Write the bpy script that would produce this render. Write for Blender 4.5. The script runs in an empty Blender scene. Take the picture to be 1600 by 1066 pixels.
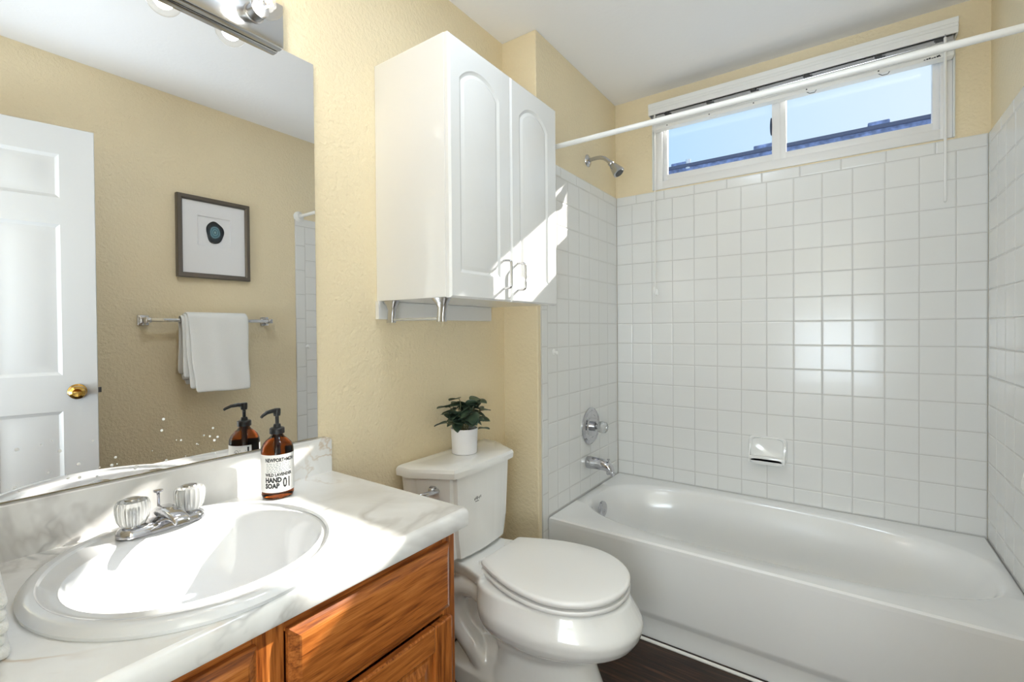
import bpy, bmesh, math, random
from math import sin, cos, pi, radians, sqrt, atan2
from mathutils import Vector, Matrix
random.seed(7)
SC = bpy.context.scene
COL = SC.collection
# ---------------------------------------------------------------- camera
cam_d = bpy.data.cameras.new('camera')
cam_d.sensor_width = 36.0
cam_d.lens = 736.8114 / 1600 * 36
cam_d.shift_y = -(533 - 523.788) / 1600
cam_d.clip_start = 0.02
cam = bpy.data.objects.new('camera', cam_d)
COL.objects.link(cam)
_a, _b, _c = radians(-35.243), radians(-0.6231), radians(-0.4485)
_f = Vector((sin(_a) * cos(_b), cos(_a) * cos(_b), sin(_b)))
_r = Vector((cos(_a), -sin(_a), 0))
_u = _r.cross(_f)
_r2 = _r * cos(_c) + _u * sin(_c)
_u2 = -_r * sin(_c) + _u * cos(_c)
M4 = Matrix(((_r2.x, _u2.x, -_f.x, 1.0483), (_r2.y, _u2.y, -_f.y, -2.5115), (_r2.z, _u2.z, -_f.z, 1.1832), (0, 0, 0, 1)))
cam.matrix_world = M4
SC.camera = cam
# ---------------------------------------------------------------- light, sky, exposure
SC.view_settings.view_transform = 'Standard'
SC.view_settings.look = 'None'
SC.view_settings.exposure = 0.32
SC.view_settings.gamma = 1.0
SC.view_settings.use_curve_mapping = False
SC.cycles.use_denoising = True
SC.cycles.max_bounces = 14
SC.cycles.diffuse_bounces = 6
SC.cycles.transmission_bounces = 10
SC.cycles.transparent_max_bounces = 16
SC.cycles.caustics_reflective = False
SC.cycles.caustics_refractive = False
SC.cycles.sample_clamp_indirect = 6.0
BULB_W = 0.65
HALL_W = 4.0
FILL_W = 74.0
CEIL_W = 4.2
SUN_W = 10.5
world = bpy.data.worlds.new('daylight_sky')
SC.world = world
world.use_nodes = True
wn = world.node_tree
wn.nodes.clear()
wo = wn.nodes.new('ShaderNodeOutputWorld')
wb = wn.nodes.new('ShaderNodeBackground')
wt = wn.nodes.new('ShaderNodeTexCoord')
ws = wn.nodes.new('ShaderNodeSeparateXYZ')
wm = wn.nodes.new('ShaderNodeMapRange')
wr = wn.nodes.new('ShaderNodeValToRGB')
wn.links.new(wt.outputs['Generated'], ws.inputs[0])
wn.links.new(ws.outputs['X'], wm.inputs['Value'])
wm.inputs['From Min'].default_value = -0.5
wm.inputs['From Max'].default_value = 0.25
wn.links.new(wm.outputs[0], wr.inputs[0])
wr.color_ramp.elements[0].color = (0.36, 0.66, 0.98, 1)
wr.color_ramp.elements[1].color = (0.80, 0.92, 1.0, 1)
wn.links.new(wr.outputs[0], wb.inputs[0])
wb.inputs[1].default_value = 0.85
wn.links.new(wb.outputs[0], wo.inputs[0])
sun_d = bpy.data.lights.new('sun', 'SUN')
sun_d.energy = SUN_W
sun_d.angle = radians(0.53)
sun_d.color = (1.0, 0.96, 0.88)
sun = bpy.data.objects.new('sun', sun_d)
COL.objects.link(sun)
SUN_DIR = Vector((-0.458, -1.0, -0.638)).normalized()
sun.rotation_euler = (-SUN_DIR).to_track_quat('Z', 'Y').to_euler()
sun.location = (3, 6, 5)
hall_d = bpy.data.lights.new('hall_ceiling_fill', 'AREA')  # added fill light under the hall ceiling, never in view
hall_d.energy = HALL_W
hall_d.shape = 'DISK'
hall_d.size = 0.5
hall_d.color = (0.9, 0.95, 1.0)
hall = bpy.data.objects.new('hall_ceiling_fill', hall_d)
COL.objects.link(hall)
hall.location = (0.95, -3.25, 2.40)
fill_d = bpy.data.lights.new('hall_fill_panel', 'AREA')   # unseen area light added behind the camera to fill the room through the doorway
fill_d.energy = FILL_W
fill_d.shape = 'RECTANGLE'
fill_d.size = 1.55
fill_d.size_y = 1.3
fill_d.color = (0.76, 0.885, 1.0)
fill_o = bpy.data.objects.new('hall_fill_panel', fill_d)
COL.objects.link(fill_o)
fill_o.location = (1.05, -3.62, 1.0)
fill_o.rotation_euler = (-Vector((0.0, 0.66, 1.0))).to_track_quat('Z', 'Y').to_euler()
ceil_d = bpy.data.lights.new('bathroom_ceiling_fill', 'AREA')  # unseen fill light added near the bathroom ceiling to brighten the room
ceil_d.energy = CEIL_W
ceil_d.shape = 'DISK'
ceil_d.size = 0.26
ceil_d.color = (0.78, 0.89, 1.0)
ceil_o = bpy.data.objects.new('bathroom_ceiling_fill', ceil_d)
COL.objects.link(ceil_o)
ceil_o.location = (0.50, -1.66, 2.41)
# ---------------------------------------------------------------- materials
def lin(c):
    return tuple((v / 12.92 if v <= .04045 else ((v + .055) / 1.055) ** 2.4) for v in [x / 255 for x in c])
class N:
    def __init__(s, name):
        s.m = bpy.data.materials.new(name); s.m.use_nodes = True
        s.t = s.m.node_tree; s.p = s.t.nodes['Principled BSDF']
        s.out = s.t.nodes['Material Output']
    def n(s, k, **kw):
        x = s.t.nodes.new(k)
        for a, v in kw.items():
            if a in x.inputs: x.inputs[a].default_value = v
            else: setattr(x, a, v)
        return x
    def l(s, a, b): s.t.links.new(a, b)
    def ramp(s, fac, stops):
        r = s.n('ShaderNodeValToRGB'); e = r.color_ramp.elements
        while len(e) < len(stops): e.new(0.5)
        for el, (p, c) in zip(e, stops): el.position = p; el.color = (*c, 1)
        s.l(fac, r.inputs[0]); return r.outputs[0]
    def coord(s, scale=(1, 1, 1), rot=(0, 0, 0)):
        c = s.n('ShaderNodeTexCoord'); mp = s.n('ShaderNodeMapping')
        mp.inputs['Scale'].default_value = scale; mp.inputs['Rotation'].default_value = rot
        s.l(c.outputs['Object'], mp.inputs[0]); return mp.outputs[0]
    def bump(s, h, strength=.2, dist=.002):
        b = s.n('ShaderNodeBump'); b.inputs['Strength'].default_value = strength; b.inputs['Distance'].default_value = dist
        s.l(h, b.inputs['Height']); s.l(b.outputs[0], s.p.inputs['Normal'])
def mat(name, col, rough=.5, metal=0, coat=0, trans=0, ior=1.5, noise=None, bump=None, spec=.5):
    s = N(name)
    c = lin(col); s.p.inputs['Base Color'].default_value = (*c, 1)
    s.p.inputs['Roughness'].default_value = rough; s.p.inputs['Metallic'].default_value = metal
    s.p.inputs['Coat Weight'].default_value = coat; s.p.inputs['Coat Roughness'].default_value = .04
    s.p.inputs['Transmission Weight'].default_value = trans; s.p.inputs['IOR'].default_value = ior
    s.p.inputs['Specular IOR Level'].default_value = spec
    if noise:
        sc_, amt = noise
        nz = s.n('ShaderNodeTexNoise'); nz.inputs['Scale'].default_value = sc_; nz.inputs['Detail'].default_value = 4
        s.l(s.coord(), nz.inputs[0])
        o = s.ramp(nz.outputs[0], [(.3, tuple(x * (1 - amt) for x in c)), (.7, tuple(min(1, x * (1 + amt)) for x in c))])
        s.l(o, s.p.inputs['Base Color'])
    if bump:
        sc_, st, di = bump
        nz = s.n('ShaderNodeTexNoise'); nz.inputs['Scale'].default_value = sc_; nz.inputs['Detail'].default_value = 3
        s.l(s.coord(), nz.inputs[0]); s.bump(nz.outputs[0], st, di)
    return s.m
def thin_glass(name, col=(1, 1, 1), refl=.015, rough=.0):
    s = N(name); s.t.nodes.remove(s.p)
    tr = s.n('ShaderNodeBsdfTransparent'); tr.inputs[0].default_value = (*col, 1)
    gl = s.n('ShaderNodeBsdfGlossy'); gl.inputs['Roughness'].default_value = rough
    lw = s.n('ShaderNodeLayerWeight'); lw.inputs[0].default_value = .5
    pw = s.n('ShaderNodeMath', operation='POWER'); s.l(lw.outputs['Facing'], pw.inputs[0]); pw.inputs[1].default_value = 5.0
    fr = s.n('ShaderNodeMath', operation='MULTIPLY_ADD'); s.l(pw.outputs[0], fr.inputs[0]); fr.inputs[1].default_value = .8; fr.inputs[2].default_value = refl
    mx = s.n('ShaderNodeMixShader')
    s.l(fr.outputs[0], mx.inputs[0]); s.l(tr.outputs[0], mx.inputs[1]); s.l(gl.outputs[0], mx.inputs[2])
    s.l(mx.outputs[0], s.out.inputs[0]); return s.m
def emit(name, col, st):
    s = N(name); s.p.inputs['Base Color'].default_value = (*col, 1)
    s.p.inputs['Emission Color'].default_value = (*col, 1); s.p.inputs['Emission Strength'].default_value = st
    return s.m
PAINT = mat('yellow_wall_paint', (236, 221, 188), .55, noise=(3, .02), bump=(85, 1.0, .004))
CEIL = mat('white_ceiling_paint', (244, 244, 246), .8, bump=(60, .35, .002))
TILE = mat('white_glazed_tile', (230, 230, 228), .2, coat=.12, spec=.35)
GROUT = mat('pale_grey_grout', (205, 204, 201), .8)
PORC = mat('white_porcelain', (240, 240, 238), .12, coat=.6)
TUBM = mat('white_enamel', (236, 236, 235), .18, coat=.5)
SEATM = mat('white_seat_plastic', (241, 240, 238), .28)
SINKM = mat('white_sink_porcelain', (222, 224, 227), .1, coat=.6)
CABM = mat('white_thermofoil', (230, 230, 229), .22, coat=.25)
VINYL = mat('white_window_vinyl', (234, 233, 232), .35)
BLINDM = mat('white_blind_vinyl', (236, 236, 234), .35)
DOORM = mat('white_door_paint', (200, 201, 201), .4, bump=(40, .08, .001))
BASEM = mat('white_trim_paint', (225, 228, 228), .4)
CHROME = mat('chrome', (200, 200, 204), .07, 1)
DCHROME = mat('brushed_chrome', (190, 190, 192), .22, 1)
BRASS = mat('polished_brass', (198, 162, 88), .14, 1)
CLIPM = mat('dark_blind_hardware', (88, 88, 88), .4, .6)
BLACK = mat('black_pump_plastic', (26, 27, 30), .3)
AMBER = mat('amber_glass', (128, 60, 14), .04, trans=1.0, ior=1.3)
AMBERT = mat('amber_dip_tube', (235, 140, 35), .3)
PAPER = mat('white_label_paper', (240, 240, 238), .55)
INK = mat('dark_label_ink', (38, 40, 44), .6)
INKG = mat('grey_label_ink', (150, 156, 158), .6)
MARK = mat('grey_printed_mark', (110, 110, 112), .6)
ACRYL = mat('clear_acrylic', (250, 252, 252), .06, trans=.72, ior=1.46)
TERRY = mat('white_terry_cloth', (238, 238, 236), .95, bump=(420, .8, .003))
POTM = mat('white_ceramic_pot', (236, 236, 240), .45)
STEM = mat('green_stem', (120, 118, 88), .6)
SOIL = mat('dark_soil', (40, 34, 28), .95)
FRAMEM = mat('bronze_grey_frame', (112, 106, 100), .32, .75, bump=(160, .1, .0008))
MATM = mat('white_mat_board', (238, 238, 240), .8)
ARTBG = mat('pale_art_paper', (214, 216, 218), .8)
CAULK = mat('white_caulk', (238, 236, 230), .5)
SPOT = mat('dried_splash', (240, 240, 240), .9)
ROOFM = mat('slate_blue_roof', (122, 138, 182), .8, noise=(18, .45))
ROOFD = mat('dark_roof_edge', (84, 92, 118), .8)
ROOFW = mat('pale_vent_pipe', (225, 230, 240), .6)
HALLM = mat('hall_wall_paint', (232, 226, 214), .7)
PANE = thin_glass('window_pane_glass')
BULBG = thin_glass('clear_bulb_glass', (1, .985, .96))
PICG = thin_glass('picture_glass')
FIL = emit('glowing_filament', (1, .72, .38), 60)
HALLG = emit('hall_fill_glow', (1, .96, .9), 3)  # glow of the made-up hall fixture
s = N('mirror_silver'); s.p.inputs['Base Color'].default_value = (.90, .90, .90, 1); s.p.inputs['Metallic'].default_value = 1; s.p.inputs['Roughness'].default_value = 0.0
MIRR = s.m
MEDGE = mat('dark_mirror_edge', (70, 68, 62), .4)
def leaf_mat():
    s = N('dark_green_leaf')
    nz = s.n('ShaderNodeTexNoise', Scale=18.0); s.l(s.coord(), nz.inputs[0])
    s.l(s.ramp(nz.outputs[0], [(.35, lin((44, 60, 49))), (.5, lin((60, 80, 63))), (.68, lin((92, 108, 88)))]), s.p.inputs['Base Color'])
    s.p.inputs['Roughness'].default_value = .42
    return s.m
LEAF = leaf_mat()
def marble():
    s = N('marble_laminate'); co = s.coord((1, 1, 1), (0, 0, .6))
    n1 = s.n('ShaderNodeTexNoise', Scale=5.0, Detail=6.0, Distortion=.6); s.l(co, n1.inputs[0])
    base = s.ramp(n1.outputs[0], [(.3, lin((214, 213, 210))), (.5, lin((232, 232, 231))), (.7, lin((243, 244, 245)))])
    def vein(scale, dist, width, col, prev, seed):
        mp = s.n('ShaderNodeMapping'); mp.inputs['Location'].default_value = (seed, seed * 2, seed); s.l(co, mp.inputs[0])
        n2 = s.n('ShaderNodeTexNoise', Scale=scale, Detail=5.0, Distortion=dist, Roughness=.55); s.l(mp.outputs[0], n2.inputs[0])
        a = s.n('ShaderNodeMath', operation='SUBTRACT'); s.l(n2.outputs[0], a.inputs[0]); a.inputs[1].default_value = .5
        b = s.n('ShaderNodeMath', operation='ABSOLUTE'); s.l(a.outputs[0], b.inputs[0])
        f = s.ramp(b.outputs[0], [(0, (1, 1, 1)), (width, (0, 0, 0))])
        n3 = s.n('ShaderNodeTexNoise', Scale=3.0); s.l(mp.outputs[0], n3.inputs[0])
        g = s.ramp(n3.outputs[0], [(.40, (0, 0, 0)), (.58, (1, 1, 1))])
        mu = s.n('ShaderNodeMath', operation='MULTIPLY'); s.l(f, mu.inputs[0]); s.l(g, mu.inputs[1])
        mx = s.n('ShaderNodeMix', data_type='RGBA'); s.l(mu.outputs[0], mx.inputs[0]); s.l(prev, mx.inputs[6]); mx.inputs[7].default_value = (*lin(col), 1)
        return mx.outputs[2]
    c = vein(2.0, .8, .030, (202, 200, 198), base, 1.7)
    c = vein(2.6, .5, .012, (206, 190, 172), c, 5.1)
    c = vein(1.5, .6, .009, (158, 158, 160), c, 9.4)
    s.l(c, s.p.inputs['Base Color']); s.p.inputs['Roughness'].default_value = .22; s.p.inputs['Coat Weight'].default_value = .3
    return s.m
MARBLE = marble()
def oak(name, axis):
    s = N(name)
    st = lambda a, b: (b, a, b) if axis == 'y' else (b, b, a)
    n0 = s.n('ShaderNodeTexNoise', Scale=1.0, Detail=3.0, Distortion=.8); s.l(s.coord(st(2.0, 22)), n0.inputs[0])
    n1 = s.n('ShaderNodeTexNoise', Scale=1.0, Detail=5.0, Roughness=.6, Distortion=.3); s.l(s.coord(st(9, 150)), n1.inputs[0])
    n2 = s.n('ShaderNodeTexNoise', Scale=1.0, Detail=2.0); s.l(s.coord(st(16, 420)), n2.inputs[0])
    b = s.n('ShaderNodeMath', operation='MULTIPLY_ADD'); s.l(n1.outputs[0], b.inputs[0]); b.inputs[1].default_value = .56
    c = s.n('ShaderNodeMath', operation='MULTIPLY'); s.l(n0.outputs[0], c.inputs[0]); c.inputs[1].default_value = .24
    d = s.n('ShaderNodeMath', operation='MULTIPLY_ADD'); s.l(n2.outputs[0], d.inputs[0]); d.inputs[1].default_value = .20
    s.l(c.outputs[0], b.inputs[2]); s.l(b.outputs[0], d.inputs[2])
    col = s.ramp(d.outputs[0], [(.39, lin((108, 52, 18))), (.465, lin((148, 82, 33))), (.53, lin((172, 100, 44))), (.63, lin((196, 124, 62)))])
    s.l(col, s.p.inputs['Base Color']); s.p.inputs['Roughness'].default_value = .3; s.p.inputs['Coat Weight'].default_value = .25
    s.bump(n1.outputs[0], .04, .0006)
    return s.m
OAKH = oak('golden_oak_horizontal', 'y')
OAKV = oak('golden_oak_vertical', 'z')
def plank():
    s = N('dark_brown_plank')
    co = s.coord((1, 1, 1))
    br = s.n('ShaderNodeTexBrick'); s.l(co, br.inputs[0]); br.offset = .37
    br.inputs['Scale'].default_value = 1; br.inputs['Brick Width'].default_value = 1.2; br.inputs['Row Height'].default_value = .15
    br.inputs['Mortar Size'].default_value = .0012; br.inputs['Color1'].default_value = (.9, .9, .9, 1); br.inputs['Color2'].default_value = (.55, .55, .55, 1); br.inputs['Mortar'].default_value = (.15, .15, .15, 1)
    co2 = s.coord((2.2, 34, 1))
    n1 = s.n('ShaderNodeTexNoise', Scale=2.4, Detail=7.0, Roughness=.65, Distortion=.3); s.l(co2, n1.inputs[0])
    c = s.ramp(n1.outputs[0], [(.32, lin((32, 18, 10))), (.52, lin((58, 36, 23))), (.72, lin((106, 72, 50)))])
    mx = s.n('ShaderNodeMix', data_type='RGBA', blend_type='MULTIPLY'); mx.inputs[0].default_value = .8
    s.l(c, mx.inputs[6]); s.l(br.outputs['Color'], mx.inputs[7]); s.l(mx.outputs[2], s.p.inputs['Base Color'])
    s.p.inputs['Roughness'].default_value = .38; s.bump(n1.outputs[0], .15, .001)
    return s.m
FLOORM = plank()
def agate():
    s = N('teal_agate')
    co = s.coord(); le = s.n('ShaderNodeVectorMath', operation='LENGTH')
    nz = s.n('ShaderNodeTexNoise', Scale=30.0); s.l(co, nz.inputs[0])
    vm = s.n('ShaderNodeMapping'); vm.inputs['Scale'].default_value = (0, 1.35, 1.0); s.l(co, vm.inputs[0]); s.l(vm.outputs[0], le.inputs[0])
    a = s.n('ShaderNodeMath', operation='MULTIPLY_ADD'); s.l(nz.outputs[0], a.inputs[0]); a.inputs[1].default_value = .012; s.l(le.outputs['Value'], a.inputs[2])
    b = s.n('ShaderNodeMath', operation='DIVIDE'); s.l(a.outputs[0], b.inputs[0]); b.inputs[1].default_value = .07
    c = s.ramp(b.outputs[0], [(.12, lin((150, 185, 195))), (.24, lin((40, 78, 92))), (.33, lin((120, 165, 180))), (.42, lin((50, 90, 105))), (.52, lin((110, 150, 165))), (.62, lin((30, 42, 54))), (.95, lin((22, 28, 38)))])
    s.l(c, s.p.inputs['Base Color']); s.p.inputs['Roughness'].default_value = .25
    return s.m
AGATE = agate()
# ---------------------------------------------------------------- mesh helpers
def wloc(o):
    v = Vector((0, 0, 0))
    while o is not None:
        v += o.location; o = o.parent
    return v
def mk(name, bm, m, parent=None, smooth=0, kind=None, label=None):
    me = bpy.data.meshes.new(name)
    bmesh.ops.recalc_face_normals(bm, faces=bm.faces)
    if parent is not None:
        bmesh.ops.translate(bm, verts=bm.verts, vec=-wloc(parent))
    bm.to_mesh(me); bm.free()
    for x in (m if isinstance(m, (list, tuple)) else [m]): me.materials.append(x)
    o = bpy.data.objects.new(name, me); COL.objects.link(o)
    if smooth:
        for p in me.polygons: p.use_smooth = True
        me.set_sharp_from_angle(angle=radians(smooth))
    if parent is not None: o.parent = parent
    if kind: o['kind'] = kind
    if label: o['label'] = label
    return o
def thing(name, label, cat, loc=(0, 0, 0), group=None, kind=None):
    o = bpy.data.objects.new(name, None); COL.objects.link(o)
    o.location = loc; o.empty_display_size = .05
    if kind: o['kind'] = kind
    else: o['label'] = label; o['category'] = cat
    if group: o['group'] = group
    return o
def origin_to(o, loc):
    loc = Vector(loc); o.data.transform(Matrix.Translation(-loc)); o.location = loc; return o
def tag(o, label, cat, group=None):
    o['label'] = label; o['category'] = cat
    if group: o['group'] = group
    return o
def B(): return bmesh.new()
def box(bm, x0, x1, y0, y1, z0, z1, bev=0, seg=2, mi=0):
    r = bmesh.ops.create_cube(bm, size=1)
    vs = r['verts']
    for v in vs:
        v.co = Vector((x0 + (v.co.x + .5) * (x1 - x0), y0 + (v.co.y + .5) * (y1 - y0), z0 + (v.co.z + .5) * (z1 - z0)))
    fs = {f for v in vs for f in v.link_faces}
    for f in fs: f.material_index = mi
    if bev:
        es = {e for v in vs for e in v.link_edges}
        bmesh.ops.bevel(bm, geom=list(es), offset=bev, segments=seg, profile=.5, affect='EDGES')
    return bm
def loft(bm, rings, cap0=True, cap1=True, closed=True):
    L = [[bm.verts.new(p) for p in r] for r in rings]
    n = len(L[0])
    for a, b in zip(L, L[1:]):
        for i in range(n if closed else n - 1):
            j = (i + 1) % n
            try: bm.faces.new((a[i], a[j], b[j], b[i]))
            except ValueError: pass
    if cap0: bm.faces.new(L[0][::-1])
    if cap1: bm.faces.new(L[-1])
    return bm
def lathe(bm, prof, c, n=32, axis='z', cap0=True, cap1=True, ribs=None):
    rings = []
    for r, h in prof:
        ring = []
        for i in range(n):
            t = 2 * pi * i / n
            rr = r * (1 + (ribs(i) if ribs else 0))
            a, b = rr * cos(t), rr * sin(t)
            p = {'z': (a, b, h), 'x': (h, a, b), 'y': (a, h, b)}[axis]
            ring.append((c[0] + p[0], c[1] + p[1], c[2] + p[2]))
        rings.append(ring)
    return loft(bm, rings, cap0, cap1)
def tube(bm, pts, r, n=10, cap=True):
    pts = [Vector(p) for p in pts]
    rad = r if isinstance(r, (list, tuple)) else [r] * len(pts)
    rings = []; up = None
    for i, p in enumerate(pts):
        d = (pts[min(i + 1, len(pts) - 1)] - pts[max(i - 1, 0)]).normalized()
        if up is None: up = Vector((0, 0, 1)) if abs(d.z) < .9 else Vector((1, 0, 0))
        s_ = d.cross(up).normalized(); up = s_.cross(d).normalized()
        rings.append([p + (s_ * cos(2 * pi * k / n) + up * sin(2 * pi * k / n)) * rad[i] for k in range(n)])
    return loft(bm, rings, cap, cap)
def bez(p0, p1, p2, p3, n=12):
    p0, p1, p2, p3 = map(Vector, (p0, p1, p2, p3))
    return [p0 * (1 - t) ** 3 + p1 * 3 * t * (1 - t) ** 2 + p2 * 3 * t * t * (1 - t) + p3 * t ** 3 for t in [i / n for i in range(n + 1)]]
def arc_rect(u0, u1, v0, v1, rise=0, n=10):
    p = [(u0, v0), (u1, v0), (u1, v1)]
    if rise:
        w = (u1 - u0) / 2; m = (u0 + u1) / 2; R_ = (w * w + rise * rise) / (2 * rise); th = math.asin(w / R_)
        for i in range(1, n): a = th - 2 * th * i / n; p.append((m + R_ * sin(a), v1 + R_ * cos(a) - (R_ - rise)))
    p.append((u0, v1)); return p
def inset(poly, d):
    n = len(poly); out = []
    for i in range(n):
        a, b, c = Vector(poly[i - 1]), Vector(poly[i]), Vector(poly[(i + 1) % n])
        e1 = (b - a).normalized(); e2 = (c - b).normalized()
        n1 = Vector((-e1.y, e1.x)); n2 = Vector((-e2.y, e2.x))
        k = (n1 + n2) / max(.2, 1 + n1.dot(n2)); out.append(tuple(b + k * d))
    return out
def slab(bm, mapf, rect, depth, panels, steps, edge=.003, edge_d=.003):
    """board on the uv rectangle, front at w=0; each panel outline follows steps of (inset, w)"""
    u0, u1, v0, v1 = rect
    o = [(u0, v0), (u1, v0), (u1, v1), (u0, v1)]; oi = inset(o, edge)
    back = [bm.verts.new(mapf(*p, -depth)) for p in o]
    mid = [bm.verts.new(mapf(*p, -edge_d)) for p in o]
    fr = [bm.verts.new(mapf(*p, 0)) for p in oi]
    bm.faces.new(back[::-1])
    for a, b in ((back, mid), (mid, fr)):
        for i in range(4): bm.faces.new((a[i], a[(i + 1) % 4], b[(i + 1) % 4], b[i]))
    edges = [bm.edges.get((fr[i], fr[(i + 1) % 4])) for i in range(4)]
    for pl in panels:
        prev = None
        for k, (d, w) in enumerate(steps):
            q = inset(pl, d) if d else pl
            vs = [bm.verts.new(mapf(*p, w)) for p in q]; m_ = len(vs)
            if k == 0: edges += [bm.edges.new((vs[i], vs[(i + 1) % m_])) for i in range(m_)]
            else:
                for i in range(m_): bm.faces.new((prev[i], prev[(i + 1) % m_], vs[(i + 1) % m_], vs[i]))
            prev = vs
        bm.faces.new(prev)
    if panels: bmesh.ops.triangle_fill(bm, edges=edges, use_beauty=True)
    else: bm.faces.new(fr)
def sell(cx, cy, a, b, e, z, n=64, a2=None):
    out = []
    for i in range(n):
        t = 2 * pi * i / n; c, s_ = cos(t), sin(t)
        aa = a if c >= 0 or a2 is None else a2
        out.append((cx + aa * math.copysign(abs(c) ** (2 / e), c), cy + b * math.copysign(abs(s_) ** (2 / e), s_), z))
    return out
# ---------------------------------------------------------------- room shell
XL, XC, XR = -0.183, -0.008, 1.5004     # left wall, chase wall, right wall (painted faces)
W = 1.4924; TUBY = -0.766; YC = -0.829; YN = -2.62; ZC = 2.44
P = .1095; G = .0022; X0 = .0888; ZT = 1.8695; ZTOP = 1.918; H = .375
mk('floor', box(B(), XL - .1, XR + .1, -4.2, .12, -.05, 0), FLOORM, kind='structure')
mk('ceiling', box(B(), XL - .1, XR + .1, -4.2, .12, ZC, ZC + .06), CEIL, kind='structure')
wall_left = mk('wall_left', box(B(), XL - .1, XL, YN, YC, 0, ZC), PAINT, kind='structure')
wall_ch = mk('wall_chase', box(B(), XL - .1, XC, YC, .0084, 0, ZC, .004), PAINT, kind='structure')
wall_right = mk('wall_right', box(B(), XR, XR + .1, YN, .0084, 0, ZC), PAINT, kind='structure')
# far wall with window opening
WX0, WX1, WZ0, WZ1 = .205, 1.398, 1.925, 2.36
bm = B()
box(bm, XL - .1, WX0, .0084, .12, 0, ZC); box(bm, WX1, XR + .1, .0084, .12, 0, ZC)
box(bm, WX0, WX1, .0084, .12, 0, WZ0); box(bm, WX0, WX1, .0084, .12, WZ1, ZC)
wall_far = mk('wall_far', bm, PAINT, kind='structure')
# near wall with doorway and hall beyond
DX0, DX1 = .655, 1.408
bm = B()
box(bm, XL - .1, DX0, YN - .1, YN, 0, ZC); box(bm, DX1, XR + .1, YN - .1, YN, 0, ZC); box(bm, DX0, DX1, YN - .1, YN, 2.06, ZC)
mk('wall_near', bm, PAINT, kind='structure')
bm = B()
box(bm, XL - .1, XR + .1, -4.2, -4.1, 0, ZC); box(bm, XL - .1, XL, -4.1, YN - .1, 0, ZC); box(bm, XR, XR + .1, -4.1, YN - .1, 0, ZC)
mk('wall_hall', bm, HALLM, kind='structure')
hl = thing('hall_fill_lamp', '', '', (.95, -3.25, ZC), kind='structure')  # made-up fixture around the added hall fill, out of view
mk('fill_diffuser', lathe(B(), [(.14, -.001), (.16, -.002), (.17, -.02), (.165, -.024)], (.95, -3.25, ZC), cap0=False, cap1=False), HALLG, hl, 40)
cl = thing('ceiling_fill_lamp', '', '', (.50, -1.66, ZC), kind='structure')  # invented fixture for the added bathroom fill, kept out of frame and mirror
mk('fill_lamp_trim', lathe(B(), [(.13, -.0005), (.15, -.002), (.155, -.02), (.145, -.028), (.136, -.026), (.134, -.002)], (.50, -1.66, ZC), cap0=False, cap1=False), BASEM, cl, 40)
# baseboards
bm = B(); box(bm, XL, XL + .013, -1.69, YC, 0, .082, .003); mk('baseboard_left', bm, BASEM, kind='structure')
bm = B(); box(bm, XL + .013, XC, YC - .013, YC, 0, .082, .003); mk('baseboard_chase', bm, BASEM, kind='structure')
bm = B(); box(bm, XR - .013, XR, YN, -.84, 0, .082, .003); mk('baseboard_right', bm, BASEM, kind='structure')
mk('trim_1', tube(B(), [(.0, TUBY - .004, .004), (W, TUBY - .004, .004)], .006, 8), CAULK, kind='structure')
# ---------------------------------------------------------------- tile surround (real tiles on grout)
rt = random.Random(3)
def tiles(name, parent, mapf, us, vs, extra):
    """mapf(u,v,w): w = height out of the wall; tiles between consecutive us and vs plus extra rects"""
    bm = B()
    def one(u0, u1, v0, v1, bull=None):
        g = G / 2; u0 += g; u1 -= g; v0 += g; v1 -= g
        if u1 - u0 < .004 or v1 - v0 < .004: return
        t = [rt.uniform(-.00018, .00018) for _ in range(3)]
        e = .0016
        cs = [(u0, v0), (u1, v0), (u1, v1), (u0, v1)]; ci = inset(cs, e); cj = inset(cs, e * 2.6)
        def hgt(u, v): return t[0] + t[1] * (u - u0) / (u1 - u0) + t[2] * (v - v0) / (v1 - v0)
        r0 = [bm.verts.new(mapf(u, v, -.0015)) for u, v in cs]
        r1 = [bm.verts.new(mapf(u, v, -.0008 + hgt(u, v))) for u, v in ci]
        r2 = [bm.verts.new(mapf(u, v, hgt(u, v))) for u, v in cj]
        for a, b in ((r0, r1), (r1, r2)):
            for i in range(4): bm.faces.new((a[i], a[(i + 1) % 4], b[(i + 1) % 4], b[i]))
        bm.faces.new(r2)
    for a, b in zip(us, us[1:]):
        for c, d in zip(vs, vs[1:]): one(a, b, c, d)
    for r in extra: one(*r)
    o = mk(name, bm, TILE, parent, 0, kind='structure')
    return o
def backer(name, parent, x0, x1, y0, y1, z0, z1):
    return mk(name, box(B(), x0, x1, y0, y1, z0, z1), GROUT, parent, kind='structure')
rows = [ZT - P * k for k in range(13, -1, -1)]
vs = [H + .0] + rows
us = [0.0] + [X0 + P * k for k in range(13)] + [W]
def joints(a, b, j0, pitch=.1537):
    k = math.floor((a - j0) / pitch); r = [a]; 
    while True:
        k += 1; q = j0 + k * pitch
        if q >= b - .001: break
        if q > a + .001: r.append(q)
    return r + [b]
ub = joints(0, W, .112)
tiles('wall_tile', wall_far, lambda u, v, w: (u, -w, v), us, vs, [(a, b, ZT, ZTOP) for a, b in zip(ub, ub[1:])])
backer('tile_grout', wall_far, 0, W, .0012, .0084, H - .02, ZTOP - .002)
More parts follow.
